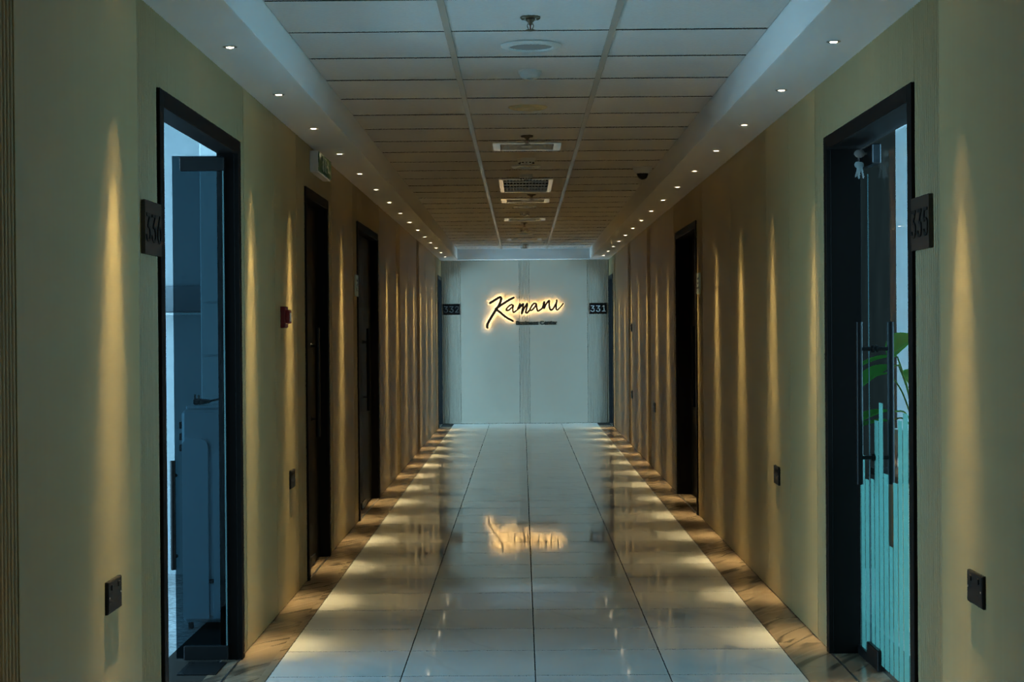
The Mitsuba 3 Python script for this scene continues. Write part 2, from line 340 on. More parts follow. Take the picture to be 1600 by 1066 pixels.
# ------------------------------------------------------------------ rooms behind the open doors
def room(name, side, y0, y1, depth, H, rad, weight, win, wname, paint=M_ROOM, floor=M_TERR):
    """shell with a daylight window in its outer wall"""
    TH = THS[side]; xw = (XL - TH) if side < 0 else (XR + TH)
    xo = xw + side * depth
    a, b = min(xw, xo), max(xw, xo)
    k = struct('wall_' + name)
    put('back_wall', bx(a, b, y1, y1 + 0.06, -0.02, H), paint, k)
    put('front_wall', bx(a, b, y0 - 0.06, y0, -0.02, H), paint, k)
    w0, w1, z0, z1 = win
    o0, o1 = (xo - 0.06, xo) if side < 0 else (xo, xo + 0.06)
    put('outer_wall', cat([bx(o0, o1, y0 - 0.06, w0, -0.02, H), bx(o0, o1, w1, y1 + 0.06, -0.02, H), bx(o0, o1, w0, w1, -0.02, z0), bx(o0, o1, w0, w1, z1, H)]), paint, k)
    f = struct('floor_' + name); put('slab', bx(a, b, y0, y1, -0.06, -0.002), floor, f)
    c = struct('ceiling_' + name); put('slab', bx(a, b, y0 - 0.06, y1 + 0.06, H, H + 0.06), paint, c)
    P = np.eye(4)
    if side < 0: P[:3, :3] = np.array([[0, 1, 0], [-1, 0, 0], [0, 0, 1]]).T @ np.eye(3); R = np.array([[0, 1, 0], [-1, 0, 0], [0, 0, 1.0]])
    else: R = np.array([[0, -1, 0], [1, 0, 0], [0, 0, 1.0]])
    P[:3, :3] = R; P[:3, 3] = [xo, 0, 0]
    # local x -> world -y (left rooms) or +y (right rooms); local +y (facing in) -> +x (left) or -x (right)
    if side < 0: window(wname, -w1, -w0, z0, z1, P, rad, weight)
    else: window(wname, w0, w1, z0, z1, P, rad, weight)
room('right_room', 1, 4.2, 9.6, 2.6, 2.75, WIN_RIGHT, 6, (5.0, 9.0, 0.2, 2.4), 'window_2')
room('left_room', -1, 4.2, 9.0, 2.2, 2.75, WIN_LEFT, 10, (4.6, 7.8, 0.1, 2.4), 'window_3', paint=M_ROOMB)
room('end_room_left', -1, 20.0, 23.65, 2.4, 2.6, WIN_END, 10, (20.4, 23.0, 0.1, 1.6), 'window_4')
room('end_room_right', 1, 20.0, 23.65, 2.4, 2.6, WIN_END * 0.7, 10, (20.4, 23.0, 0.1, 1.6), 'window_5')

# ------------------------------------------------------------------ doors
def door_frame(k, side, a, b, m):
    """face architrave 55 mm wide, proud of the boards, and the reveal lining"""
    xf = XL if side < 0 else XR
    s = -side; TH = THS[side]
    def X(u, v): return (min(xf + s * u, xf + s * v), max(xf + s * u, xf + s * v))
    w, top = 0.055, DOOR_TOP
    x0, x1 = X(0.010, -0.010)
    r0, r1 = X(-0.010, -TH - 0.012)
    put('jamb', cat([bx(x0, x1, a, a + w, 0, top, 0.002), bx(r0, r1, a + 0.010, a + w - 0.004, 0, top - 0.01, 0.001)]), m, k)
    put('jamb', cat([bx(x0, x1, b - w, b, 0, top, 0.002), bx(r0, r1, b - w + 0.004, b - 0.010, 0, top - 0.01, 0.001)]), m, k)
    put('lintel', cat([bx(x0, x1, a + w, b - w, top - w, top, 0.002), bx(r0, r1, a + w - 0.004, b - w + 0.004, top - w + 0.004, top - 0.01, 0.001)]), m, k)
    # marble threshold and its thin steel strip
    t0, t1 = (xf - TH - 0.01, xf - 0.004) if side < 0 else (xf + 0.004, xf + TH + 0.01)
    n = 3
    for i in range(n):
        yy0, yy1 = a + w + (b - a - 2 * w) * i / n, a + w + (b - a - 2 * w) * (i + 1) / n
        put('threshold_slab', bx(t0, t1, yy0 + 0.001, yy1 - 0.001, -0.02, 0.0, 0.0008), M_MARBLE, k)
    q0, q1 = (xf - 0.004, xf + 0.004)
    put('threshold_strip', bx(q0, q1, a + w, b - w, -0.01, 0.0015), M_STEEL, k)

def sheet(x, y0, y1, z0, z1):
    v = np.array([[x, y0, z0], [x, y1, z0], [x, y1, z1], [x, y0, z1]], float); return trimesh.Trimesh(v, [[0, 1, 2], [0, 2, 3]], process=False)
def sheet_y(y, x0, x1, z0, z1):
    v = np.array([[x0, y, z0], [x1, y, z0], [x1, y, z1], [x0, y, z1]], float); return trimesh.Trimesh(v, [[0, 1, 2], [0, 2, 3]], process=False)

def pull_handle(k, side, xg, y, z0, z1, r=0.013, off=0.060):
    """pair of upright bars, back to back through the glass, with two cross bolts"""
    h = key_of('handle', k)
    for s in (-1, 1): put('bar', cyl([xg + s * off, y, z0], [xg + s * off, y, z1], r, 18), M_BLACK, h, smooth=40)
    for z in (z0 + (z1 - z0) * 0.165, z0 + (z1 - z0) * 0.835):
        put('bolt', cat([cyl([xg - off, y, z], [xg + off, y, z], 0.0075, 14), cyl([xg - 0.012, y, z], [xg - 0.004, y, z], 0.014, 14), cyl([xg + 0.004, y, z], [xg + 0.012, y, z], 0.014, 14)]), M_BLACK, h, smooth=40)

# door 1: left, near: glass leaf folded open into the room
d = struct('door_1', 'dark framed doorway on the near left with an open tinted glass leaf')
a, b = DL[0]; door_frame(d, -1, a, b, M_BRONZE)
leaf_y, lx0, lx1 = 6.585, -1.380, -1.180
put('glass_leaf', sheet_y(leaf_y, lx0, lx1, 0.012, 2.005), M_TINT, d)
put('glass_edge', bx(lx1 - 0.001, lx1 + 0.004, leaf_y - 0.005, leaf_y + 0.005, 0.03, 1.96), M_EDGE, d, label='pale green glass edge')
put('patch_fitting', bx(lx1 - 0.168, lx1 + 0.008, leaf_y - 0.016, leaf_y + 0.016, 0.008, 0.064, 0.003), M_BLACK, d)
put('patch_fitting', bx(lx1 - 0.168, lx1 + 0.008, leaf_y - 0.016, leaf_y + 0.016, 1.945, 2.0, 0.003), M_BLACK, d)
put('pull_bar', cat([cyl([-1.381, leaf_y - 0.035, 0.37], [-1.381, leaf_y - 0.035, 0.80], 0.011, 16), cyl([-1.376, leaf_y - 0.035, 0.42], [-1.376, leaf_y, 0.42], 0.007, 10), cyl([-1.376, leaf_y - 0.035, 0.74], [-1.376, leaf_y, 0.74], 0.007, 10)]), M_BLACK, d, smooth=40)
put('floor_spring_cover', cat([bx(-1.325, -1.175, 6.32, 6.555, -0.002, 0.004, 0.001)] + [cyl([x, yy, 0.003], [x, yy, 0.0055], 0.006, 10) for x in (-1.305, -1.195) for yy in (6.34, 6.535)]), M_BLACK, d)

# doors 2, 3 (left) and 5 (right): shut, dark glass set in dark frames
def shut_door(name, side, a, b, label):
    d = struct(name, label); door_frame(d, side, a, b, M_BRONZE)
    TH = THS[side]; xg = (XL - TH + 0.012) if side < 0 else (XR + TH - 0.012)
    mid = (a + b) / 2
    for y0, y1 in ((a + 0.052, mid - 0.003), (mid + 0.003, b - 0.052)):
        put('glass_leaf', bx(xg - 0.006, xg + 0.006, y0, y1, 0.012, 2.012, 0.001), M_DGLASS, d)
        lk = put('patch_fitting', bx(xg - 0.014, xg + 0.014, (y0 if y0 > mid else y1 - 0.16), (y0 + 0.16 if y0 > mid else y1), 0.008, 0.06, 0.003), M_BLACK, d)
    back0, back1 = (XL - TH - 0.09, XL - TH - 0.06) if side < 0 else (XR + TH + 0.06, XR + TH + 0.09)
    put('backing', cat([bx(back0, back1, a - 0.1, b + 0.1, -0.05, 2.3)]), M_DARK, d)
    pull_handle(d, side, xg, mid + 0.09, 0.72, 1.33, off=0.045)
shut_door('door_2', -1, *DL[1], 'shut dark door beneath the exit sign on the left wall')
shut_door('door_3', -1, *DL[2], 'shut dark door farther along the left wall')
shut_door('door_4', 1, *DR[1], 'shut dark door farther along the right wall')
# end doorways, open to the day-lit rooms
for name, side, (a, b), lab in (('door_5', -1, DL[3], 'dark framed doorway at the far left corner'), ('door_6', 1, DR[2], 'dark framed doorway at the far right corner')):
    d = struct(name, lab); door_frame(d, side, a, b, M_BLACKF)

# door 7: right, near: clear glass leaf with frosted stripes, fixed side light, lock and keys
d = struct('door_7', 'dark framed glass door on the near right with frosted stripes')
a, b = DR[0]; door_frame(d, 1, a, b, M_BRONZE)
XG = 1.347; LY = 6.47
put('glass_leaf', sheet(XG, a + 0.06, LY, 0.014, 2.008), M_GLASS, d)
put('side_light', sheet(XG, LY + 0.006, b - 0.05, 0.014, 2.008), M_GLASS, d)
put('glass_edge', bx(XG - 0.0025, XG + 0.0025, LY - 0.003, LY - 0.001, 0.07, 1.90), M_EDGE, d, label='pale blue glass edge')
put('bottom_rail', bx(XG - 0.012, XG + 0.012, LY + 0.01, b - 0.055, 0.0, 0.035, 0.002), M_BLACK, d)
put('patch_fitting', bx(XG - 0.017, XG + 0.017, LY - 0.20, LY - 0.002, 0.006, 0.085, 0.003), M_BLACK, d)
lk = put('lock_fitting', bx(XG - 0.017, XG + 0.017, LY - 0.17, LY - 0.002, 1.925, 2.0, 0.004), M_DSTEEL, d)
put('lock_strike', bx(XG - 0.017, XG + 0.017, LY + 0.004, LY + 0.10, 1.93, 2.0, 0.003), M_BLACKG, d)
pull_handle(d, 1, XG, 6.36, 0.705, 1.325)
# frosted film: stripes of uneven height
y = a + 0.062; i = 0
tops = {0: 1.02, 1: 0.92, 2: 0.97, 3: 0.66, 4: 0.42, 5: 0.60, 6: 0.86, 7: 1.0, 8: 0.97, 9: 0.74, 10: 0.50, 11: 0.76, 12: 1.02, 13: 0.95, 14: 0.72, 15: 0.70, 16: 0.71}
while y < b - 0.06:
    w = [0.078, 0.082, 0.070, 0.088][i % 4]
    y1 = min(y + w, b - 0.055)
    if y < LY < y1: y1 = LY - 0.001
    zt = tops.get(i, 0.8)
    put('film_stripe', sheet(XG - 0.0016, y, y1 - 0.015, 0.03, zt), M_FILM, d)
    y = y1 + (0.012 if abs(y1 - LY) < 0.01 else 0); i += 1
# keys hanging in the lock
kb = thing('key_bunch', 'bunch of metal keys hanging from the lock atop the near right glass door', 'keys')
kx, ky, kz = XG - 0.045, 6.40, 1.972
def key_mesh(L, wd, t=0.0022):
    head = Polygon([(0.012 * math.cos(q), 0.012 * math.sin(q)) for q in np.linspace(0, 2 * np.pi, 20)][:-1])
    bl = Polygon([(-wd / 2, -0.009), (wd / 2, -0.009), (wd / 2, -L * 0.5), (wd * 0.2, -L * 0.57), (wd / 2, -L * 0.66), (wd * 0.2, -L * 0.76), (wd / 2, -L * 0.85), (0, -L), (-wd / 2, -L * 0.95)])
    return ext(head.union(bl).difference(affinity.translate(head.buffer(-0.009), 0, 0.005)), -t / 2, t / 2)
hd = lathe([(0, -0.002), (0.014, -0.002), (0.017, 0), (0.014, 0.003), (0, 0.003)], 24); hd.apply_scale([1.25, 0.95, 1])
put('key_head', fix(hd, [kx, ky, kz], [1, 0, 0], [0, 0, 1]), M_GREYP, kb, smooth=40)
put('key_blade', bx(kx + 0.012, XG - 0.012, ky - 0.0015, ky + 0.0015, kz - 0.004, kz + 0.004), M_STEEL, kb)
ring = trimesh.creation.torus(0.010, 0.0012, major_sections=24, minor_sections=8)
put('ring', fix(ring, [kx - 0.004, ky, kz - 0.022], [0, 1, 0], [0, 0, 1]), M_STEEL, kb, smooth=40)
for dx, rot, L in ((-0.010, 6, 0.052), (0.002, -5, 0.056), (-0.004, -14, 0.05), (0.005, 12, 0.054)):
    m = key_mesh(L, 0.008); m.apply_transform(trimesh.transformations.rotation_matrix(math.radians(rot), [0, 0, 1]))
    put('key', fix(m, [kx + dx, ky + dx * 0.6, kz - 0.043], [1, 0, 0], [0, 0, 1]), M_STEEL, kb)

# ------------------------------------------------------------------ wall sign
sg = thing('wall_sign', 'dark script lettering Kamani with warm halo light and small Business Center on the end wall', 'sign')
S = 1 / 1107.8
def P2(px, py): return ((px / 10 + 740 - 815.5 + 0.3) / 110.78, 1.30 + (518.2 - (py / 10 + 445)) / 110.78)
def stroke(pts, w0, w1=None):
    q = spline([P2(*p) for p in pts], 8); w1 = w1 or w0
    ds = [LineString(q[i:i + 2]).buffer((w0 + (w1 - w0) * i / len(q)) * S * 1.2, 6) for i in range(len(q) - 1)]
    return unary_union(ds)
K = unary_union([stroke([(262, 285), (330, 245), (395, 205), (427, 202), (434, 225), (420, 275), (392, 335), (350, 395), (290, 490), (238, 575), (214, 628), (213, 668)], 15, 17),
                 stroke([(628, 207), (560, 240), (480, 290), (410, 335), (345, 383)], 14, 15), stroke([(350, 385), (420, 437), (510, 512), (612, 568)], 15, 13)])
A1 = stroke([(622, 335), (598, 316), (560, 332), (518, 378), (520, 405), (556, 396), (602, 355), (622, 328), (614, 372), (620, 430), (648, 424), (692, 388)], 11, 10)
Mm = stroke([(692, 388), (710, 340), (728, 305), (722, 355), (716, 372), (745, 335), (776, 305), (770, 360), (752, 455), (790, 375), (838, 300), (832, 360), (815, 430), (836, 444), (884, 395)], 13, 12)
A2 = stroke([(984, 312), (955, 298), (918, 325), (884, 388), (902, 406), (948, 366), (984, 312), (985, 360), (1002, 415), (1028, 408), (1080, 368)], 11, 11)
Nn = stroke([(1080, 368), (1090, 325), (1106, 280), (1100, 372), (1132, 315), (1180, 256), (1182, 310), (1190, 380), (1215, 404), (1250, 372), (1285, 310)], 13, 11)
Ii = stroke([(1300, 252), (1291, 325), (1290, 382), (1310, 402), (1352, 362), (1400, 306)], 11, 8)
SY = D - 0.062
for g in (K, A1, Mm, A2, Nn, Ii):
    m = ext(g, 0, 0.018); m = fix(m, [0, SY + 0.018, 0], *ON_E); put('letter', m, M_SIGN, sg)
back = unary_union([K, A1, Mm, A2, Nn, Ii]).buffer(-0.002)
v, f = [], []
for g in getattr(back, 'geoms', [back]):
    vv, ff = trimesh.creation.triangulate_polygon(g, engine='earcut'); f.append(ff + sum(len(q) for q in v)); v.append(vv)
v, f = np.vstack(v), np.vstack(f)
bm = trimesh.Trimesh(np.c_[v[:, 0], np.full(len(v), SY + 0.0195), v[:, 1]], f, process=False)
if bm.face_normals[:, 1].mean() < 0: bm.invert()
put('backlight', bm, M_WHITE, sg, emitter=emit(np.array([1.0, 0.70, 0.30]) * SIGN_L, 3))
tm = meshkit.text_mesh('Business Center', 0.052, 0.008, bold=True)
x0, z0 = P2(655, 630); x1, _ = P2(1305, 630)
sx = (x1 - x0) / tm.bounds[1][0]; tm.apply_scale([sx, 1, 1]); tm = cat([tm] + [tm.copy().apply_translation([dx, dz, 0.0002 * q]) for q, (dx, dz) in enumerate(((0.0016, 0), (-0.0016, 0), (0, 0.0014), (0, -0.0014)), 1)])
put('small_lettering', fix(tm, [x0, D - 0.0, z0], *ON_E), M_SUBT, sg, label='small black Business Center lettering')

# ------------------------------------------------------------------ recessed wall-washing downlights
trim_m = lathe([(0.0146, 0.0), (0.025, 0.0), (0.025, -0.002), (0.021, -0.0035), (0.0146, -0.001)], 28)
lens_m = lathe([(0, -0.0068), (0.006, -0.0064), (0.011, -0.0050), (0.0138, -0.0028), (0.0146, 0.0), (0, 0.001)], 24)
if lens_m.volume < 0: lens_m.invert()
trim_p, lens_p = ply(trim_m, M_STEEL, smooth=40), ply(lens_m, M_WHITE)
for side, x in ((-1, -1.014), (1, 1.097)):
    for k in range(-3, 15):
        y = 5.826 + 1.168 * k - (0.2 if k < -1 else 0.0)
        if y > D - 0.3: continue
        sd = 'left' if side < 0 else 'right'
        vis = k   # the first one in view has k = 0
        where = f'{ORD[vis]} small round downlight in the {sd} soffit counting from the near end' if 0 <= vis < len(ORD) else f'small round downlight in the {sd} soffit, ' + ['', 'above the low socket before the near doorway', 'one lamp before the near low socket', 'two lamps before the near low socket'][-vis]
        dl = thing('downlight', where, 'downlight', f'downlights in the {sd} soffit')
        again('trim', trim_p, dl, T().translate([x, y, SOF]))
        kk = again('lens', lens_p, dl, T().translate([x, y, SOF]))
        scene[kk]['emitter'] = emit(np.array([1.0, 0.80, 0.50]) * 10.0, 0.03)
        jit = rng.uniform(-0.012, 0.012, 2); amp = float(rng.uniform(0.85, 1.15))
        for nm, I, cut, bw, tilt in (('beam', SPOT_I * amp, 9.5, 0.1, 0.085), ('skirt', SPOT_W * amp, 17.0, 0.3, 0.0)):
            scene[f'{nm}_light_{sd}_{k + 3:03d}'] = {'type': 'spot', 'intensity': {'type': 'rgb', 'value': (WARM * I * GAIN).tolist()}, 'cutoff_angle': cut, 'beam_width': bw, 'sampling_weight': 3.0 if nm == 'beam' else 1.5,
                 'to_world': T().look_at(origin=[x, y, SOF - 0.010], target=[x + side * tilt + float(jit[0]), y + float(jit[1]) - (0.10 if side < 0 else 0.0), 0.5], up=[0, 1, 0])}

# ------------------------------------------------------------------ ceiling fittings along the middle
def sprinkler(y, label, x=CX):
    t = thing('sprinkler', label, 'sprinkler', 'ceiling sprinklers'); z = CEIL
    put('escutcheon', lathe([(0.027, 0.0), (0.037, 0.0), (0.037, -0.005), (0.034, -0.009), (0.029, -0.009), (0.027, -0.004)], 32, (x, y, z)), M_BRASS, t, smooth=35)
    put('body', cat([lathe([(0, -0.002), (0.017, -0.006), (0.017, -0.012), (0.009, -0.021), (0.006, -0.024), (0.006, -0.030), (0, -0.030)], 18, (x, y, z)),
                     tube([[x - 0.008, y, z - 0.024], [x - 0.012, y, z - 0.034], [x - 0.006, y, z - 0.047], [x, y, z - 0.049]], 0.0018), tube([[x + 0.008, y, z - 0.024], [x + 0.012, y, z - 0.034], [x + 0.006, y, z - 0.047], [x, y, z - 0.049]], 0.0018)]), M_BRASS, t, smooth=35)
    put('cup', lathe([(0, -0.0005), (0.0268, -0.0005), (0.0268, -0.0040), (0, -0.0020)], 28, (x, y, z)), M_GREYP, t, smooth=35)
    put('bulb', cyl([x, y, z - 0.046], [x, y, z - 0.028], 0.0022, 10), M_RED, t, smooth=40)
    put('deflector', lathe([(0, -0.048), (0.019, -0.0490), (0.019, -0.0505), (0, -0.0515)], 20, (x, y, z)), M_BRASS, t, smooth=35)
def smoke(y, label, x=CX, r=0.052, slots=True):
    t = thing('smoke_detector', label, 'smoke detector', 'ceiling smoke detectors'); z = CEIL
    put('base', lathe([(0, 0), (r, 0), (r, -0.010), (r * 0.96, -0.012), (0, -0.012)], 30, (x, y, z)), M_WHITE, t, smooth=35)
    put('head', lathe([(0, -0.011), (r * 0.90, -0.011), (r * 0.88, -0.022), (r * 0.66, -0.034), (0, -0.036)], 30, (x, y, z)), M_WHITE, t, smooth=35)
    ms = [bx(-0.004, 0.004, r * 0.70, r * 0.84, -0.034, -0.027) for _ in range(12)]
    for i, m in enumerate(ms): m.apply_transform(trimesh.transformations.rotation_matrix(i * math.pi / 6, [0, 0, 1])); m.apply_translation([x, y, z])
    if slots: put('sensor_slots', cat(ms), M_DARK, t)
    put('cap', lathe([(0, -0.0355), (0.016, -0.0355), (0.014, -0.039), (0, -0.040)], 20, (x, y, z)), M_GREYP, t, smooth=35)
def roundel(y, r, label, name='ceiling_speaker', m=M_WHITE, m2=M_GREYP, x=CX, cat_='speaker'):
    t = thing(name, label, cat_, 'round ceiling fittings'); z = CEIL
    put('rim', lathe([(r * 0.72, -0.001), (r, -0.001), (r, -0.005), (r * 0.90, -0.011), (r * 0.74, -0.013), (r * 0.72, -0.006)], 40, (x, y, z)), m, t, smooth=35)
    put('face', lathe([(0, -0.0085), (r * 0.4, -0.0085), (r * 0.73, -0.006), (r * 0.73, -0.001), (0, -0.001)], 40, (x, y, z)), m2, t, smooth=35)
def diffuser(y, label, w=0.42, x=CX):
    t = thing('air_diffuser', label, 'air vent', 'square ceiling air diffusers'); z = CEIL
    h = w / 2
    def sq(r): return sbox(x - r, y - r, x + r, y + r)
    put('frame', ext(sq(h).difference(sq(h - 0.045)), z - 0.008, z - 0.001), M_WHITEG, t)
    for i, r in enumerate((h - 0.050, h - 0.095, h - 0.140)):
        v, f = [], []
        for rr, zz in ((r, z - 0.006), (r, z - 0.008), (r - 0.032, z + 0.034), (r - 0.034, z + 0.033)):
            v += [[x - rr, y - rr, zz], [x + rr, y - rr, zz], [x + rr, y + rr, zz], [x - rr, y + rr, zz]]
        for k in range(4):
            k2 = (k + 1) % 4
            for lv in range(3): f += [[lv * 4 + k, lv * 4 + k2, lv * 4 + 4 + k2], [lv * 4 + k, lv * 4 + 4 + k2, lv * 4 + 4 + k]]
        put('louvre', trimesh.Trimesh(v, f, process=False), M_WHITEG, t)
    put('centre_plate', bx(x - 0.035, x + 0.035, y - 0.035, y + 0.035, z - 0.007, z - 0.002, 0.001), M_WHITE, t)
    put('duct', cat([bx(x - h + 0.02, x + h - 0.02, y - h + 0.02, y + h - 0.02, z + 0.08, z + 0.085)]), M_DARK, t)
sprinkler(6.10, 'bronze ceiling sprinkler nearest the viewer, ahead of the round white speaker')
roundel(6.70, 0.122, 'large round white ceiling speaker just past the nearest sprinkler', x=0.045)
smoke(7.36, 'white domed smoke detector just past the large round speaker', x=0.045, slots=False)
roundel(8.54, 0.100, 'round cream tinted flush ceiling lamp cover past the nearest smoke detector', name='ceiling_lamp', m=M_CREAM, m2=M_CREAM, cat_='ceiling lamp')
sprinkler(9.80, 'bronze ceiling sprinkler just before the first square air diffuser')
diffuser(10.34, 'square white air diffuser nearest the viewer, behind the second sprinkler')
smoke(11.10, 'smoke detector with dark slots just past the nearest square diffuser', r=0.062)
roundel(11.62, 0.105, 'round flush ceiling speaker between the slotted detector and the long grille')
smoke(12.25, 'low smoke detector close in front of the long grille')
gv = thing('return_grille', 'long white framed return air grille with dark crossed bars in the ceiling', 'air vent')
gx0, gx1, gy0, gy1 = CX - 0.205, CX + 0.205, 12.52, 13.65
put('frame', ext(sbox(gx0, gy0, gx1, gy1).difference(sbox(gx0 + 0.032, gy0 + 0.032, gx1 - 0.032, gy1 - 0.032)), CEIL - 0.012, CEIL - 0.001), M_WHITEG, gv)
for i in range(1, 14): 
    xx = gx0 + 0.032 + (gx1 - gx0 - 0.064) * i / 14; put('bar', bx(xx - 0.0022, xx + 0.0022, gy0 + 0.03, gy1 - 0.03, CEIL - 0.008, CEIL + 0.004), M_WHITE, gv)
for i in range(1, 4):
    yy = gy0 + 0.032 + (gy1 - gy0 - 0.064) * i / 4; put('cross_bar', bx(gx0 + 0.03, gx1 - 0.03, yy - 0.006, yy + 0.006, CEIL - 0.0085, CEIL + 0.004), M_WHITE, gv)
put('duct', bx(gx0 + 0.02, gx1 - 0.02, gy0 + 0.02, gy1 - 0.02, CEIL + 0.08, CEIL + 0.085), M_DARK, gv)
sprinkler(14.0, 'small ceiling sprinkler between the long grille and the second square diffuser', x=0.09)
diffuser(14.61, 'square white air diffuser just past the long grille')
roundel(15.3, 0.105, 'round flush ceiling speaker past the second square diffuser')
smoke(16.0, 'smoke detector midway along the far ceiling, before the third square diffuser', x=0.035)
diffuser(17.05, 'third square air diffuser, small and far along the ceiling')
sprinkler(17.6, 'ceiling sprinkler behind the third square diffuser', x=0.035)
smoke(18.6, 'smoke detector behind the third square diffuser', x=0.035)
roundel(19.6, 0.105, 'round flush ceiling speaker before the farthest square diffuser')
diffuser(20.71, 'farthest square air diffuser close to the end wall')
sprinkler(22.0, 'farthest ceiling sprinkler, above the end wall sign', x=0.06)
smoke(22.45, 'farthest smoke detector, right beneath the end bulkhead', x=0.04)
# dome camera
dc = thing('dome_camera', 'small dome security camera with black dome on the right ceiling tiles', 'security camera')
cx, cy = 0.86, 11.75
put('base', lathe([(0, 0), (0.068, 0), (0.068, -0.012), (0.060, -0.034), (0.044, -0.046), (0, -0.046)], 32, (cx, cy, CEIL)), M_WHITE, dc, smooth=35)
put('dome', lathe([(0.042, -0.044)] + [(0.040 * math.cos(q), -0.048 - 0.040 * math.sin(q)) for q in np.linspace(0.0, math.pi / 2, 9)], 32, (cx, cy, CEIL)), M_DOMEG, dc, smooth=True)
# exit sign
ex = thing('exit_sign', 'green exit sign box on the left wall above the second doorway', 'exit sign')
ey0, ey1, ez0, ez1 = 8.93, 9.50, 2.165, 2.28
put('housing', bx(XL, XL + 0.046, ey0, ey1, ez0, ez1, 0.004), M_WHITE, ex)
put('face', bx(XL + 0.046, XL + 0.052, ey0 + 0.004, ey1 - 0.004, ez0 + 0.004, ez1 - 0.004, 0.002), M_GREEN, ex)
fig = unary_union([Polygon([(0.20, 0.02), (0.26, 0.02), (0.26, 0.10), (0.20, 0.10)]).difference(Polygon([(0.208, 0.02), (0.252, 0.02), (0.252, 0.092), (0.208, 0.092)])),
                   LineString([(0.13, 0.075), (0.115, 0.05), (0.14, 0.035), (0.12, 0.018)]).buffer(0.006), LineString([(0.13, 0.075), (0.10, 0.065)]).buffer(0.005), LineString([(0.115, 0.05), (0.085, 0.03)]).buffer(0.006), affinity.translate(LineString([(0, 0), (0.0001, 0)]).buffer(0.011), 0.142, 0.093),
                   LineString([(0.29, 0.06), (0.36, 0.06)]).buffer(0.006), LineString([(0.335, 0.085), (0.362, 0.06), (0.335, 0.035)]).buffer(0.006)])
for g in fig.geoms: put('pictogram', fix(ext(g, 0, 0.0015), [XL + 0.052, ey0 + 0.06, ez0], *ON_L), M_PALE, ex)

# ------------------------------------------------------------------ number plates
def plate(name, text, o, ax, w, h, mp, md, label, dh):
    t = thing(name, label, 'number plate')
    p = ext(sbox(0, 0, w, h).buffer(-0.003).buffer(0.003), 0, 0.012)
    put('plate', fix(p, o, *ax), mp, t)
    tm = meshkit.text_mesh(text, dh, 0.003, bold=False); bw = tm.bounds[1][0] - tm.bounds[0][0]
    n = np.cross(*ax)
    put('digits', fix(tm, np.array(o) + np.array(ax[0]) * ((w - bw) / 2 - tm.bounds[0][0]) + np.array(ax[1]) * (h - dh) / 2 + n * 0.012, *ax), md, t, label='raised room number ' + text)
ZP = 1.541
plate('number_plate', '336', [XL, 4.955, ZP], ON_L, 0.225, 0.162, M_PLATE, M_BLACK, 'dark bronze number plate 336 beside the near left doorway', 0.085)
plate('number_plate', '335', [XR, 5.205, ZP], ON_R, 0.225, 0.162, M_PLATE, M_BLACK, 'dark bronze number plate 335 beside the near right doorway', 0.085)
plate('number_plate', '332', [-1.108, D, 1.540], ON_E, 0.236, 0.153, M_BLACKG, M_DIGIT, 'black number plate 332 on the left of the end wall', 0.088)
plate('number_plate', '331', [0.958, D, 1.537], ON_E, 0.240, 0.153, M_BLACKG, M_DIGITW, 'black number plate 331 with white digits on the right of the end wall', 0.088)
for side, y, lab in ((-1, 11.275, 'small pale notice plate on the left wall just before the third doorway'), (1, 11.585, 'small pale notice plate on the right wall just before the far right doorway')):
    t = thing('notice_plate', lab, 'notice plate')
    ax = ON_L if side < 0 else ON_R; o = [XL if side < 0 else XR, y, 1.548]; w, h = 0.16, 0.145
    put('plate', fix(ext(sbox(0, 0, w, h).buffer(-0.004).buffer(0.004), 0, 0.011), o, *ax), M_PALE, t)
    for z in (0.038, 0.069, 0.100): put('print_line', fix(ext(sbox(0.035, z, 0.125, z + 0.013), 0.011, 0.012), o, *ax), M_BLACK, t, label='dark line of print')

# ------------------------------------------------------------------ sockets, switches and the call point
def socket(side, y, z, label, w=0.150, h=0.088, gang=2, category='socket', grp='double wall sockets'):
    t = thing('wall_socket' if category == 'socket' else 'light_switch', label, category, grp)
    ax = ON_L if side < 0 else ON_R; xf = XL if side < 0 else XR
    o = np.array([xf, y - (w / 2 if side < 0 else -w / 2), z - h / 2])
    face = trimesh.convex.convex_hull(np.vstack([[[sx * (w - 2 * q) + q, sz * (h - 2 * q) + q, zz] for sx in (0, 1) for sz in (0, 1)] for q, zz in ((0, 0), (0, 0.007), (0.003, 0.010))]))
    put('plate', fix(face, o, *ax), M_BLACK, t)
    for g in range(gang):
        cxx = w * (g + 0.5) / gang
        if category == 'socket':
            for q in (sbox(cxx - 0.002, 0.046, cxx + 0.002, 0.054), sbox(cxx - 0.015, 0.028, cxx - 0.007, 0.032), sbox(cxx + 0.007, 0.028, cxx + 0.015, 0.032)): put('pin_hole', fix(ext(q, 0.0095, 0.0105), o, *ax), M_DARK, t)
            put('switch', fix(bx(cxx - 0.008, cxx + 0.008, 0.062, 0.078, 0.009, 0.0135, 0.001), o, *ax), M_BLACKF, t)
        else:
            put('rocker', fix(bx(cxx - w / gang * 0.4, cxx + w / gang * 0.4, 0.014, h - 0.014, 0.009, 0.0145, 0.001), o, *ax), M_BLACKF, t)
    for sx in (0.012, w - 0.012): put('screw', fix(cyl([sx, h / 2, 0.009], [sx, h / 2, 0.0112], 0.0028, 10), o, *ax), M_GREYP, t)
socket(-1, 4.56, 0.585, 'black double socket low on the left wall before the near left doorway')
socket(1, 4.51, 0.592, 'black double socket low on the right wall before the near right doorway')
socket(-1, 8.12, 0.588, 'black double socket low on the left wall below the red call point')
socket(1, 8.03, 0.596, 'black double socket low on the right wall past the near right doorway')
socket(1, 15.42, 0.585, 'black double socket low on the right wall past the far right doorway')
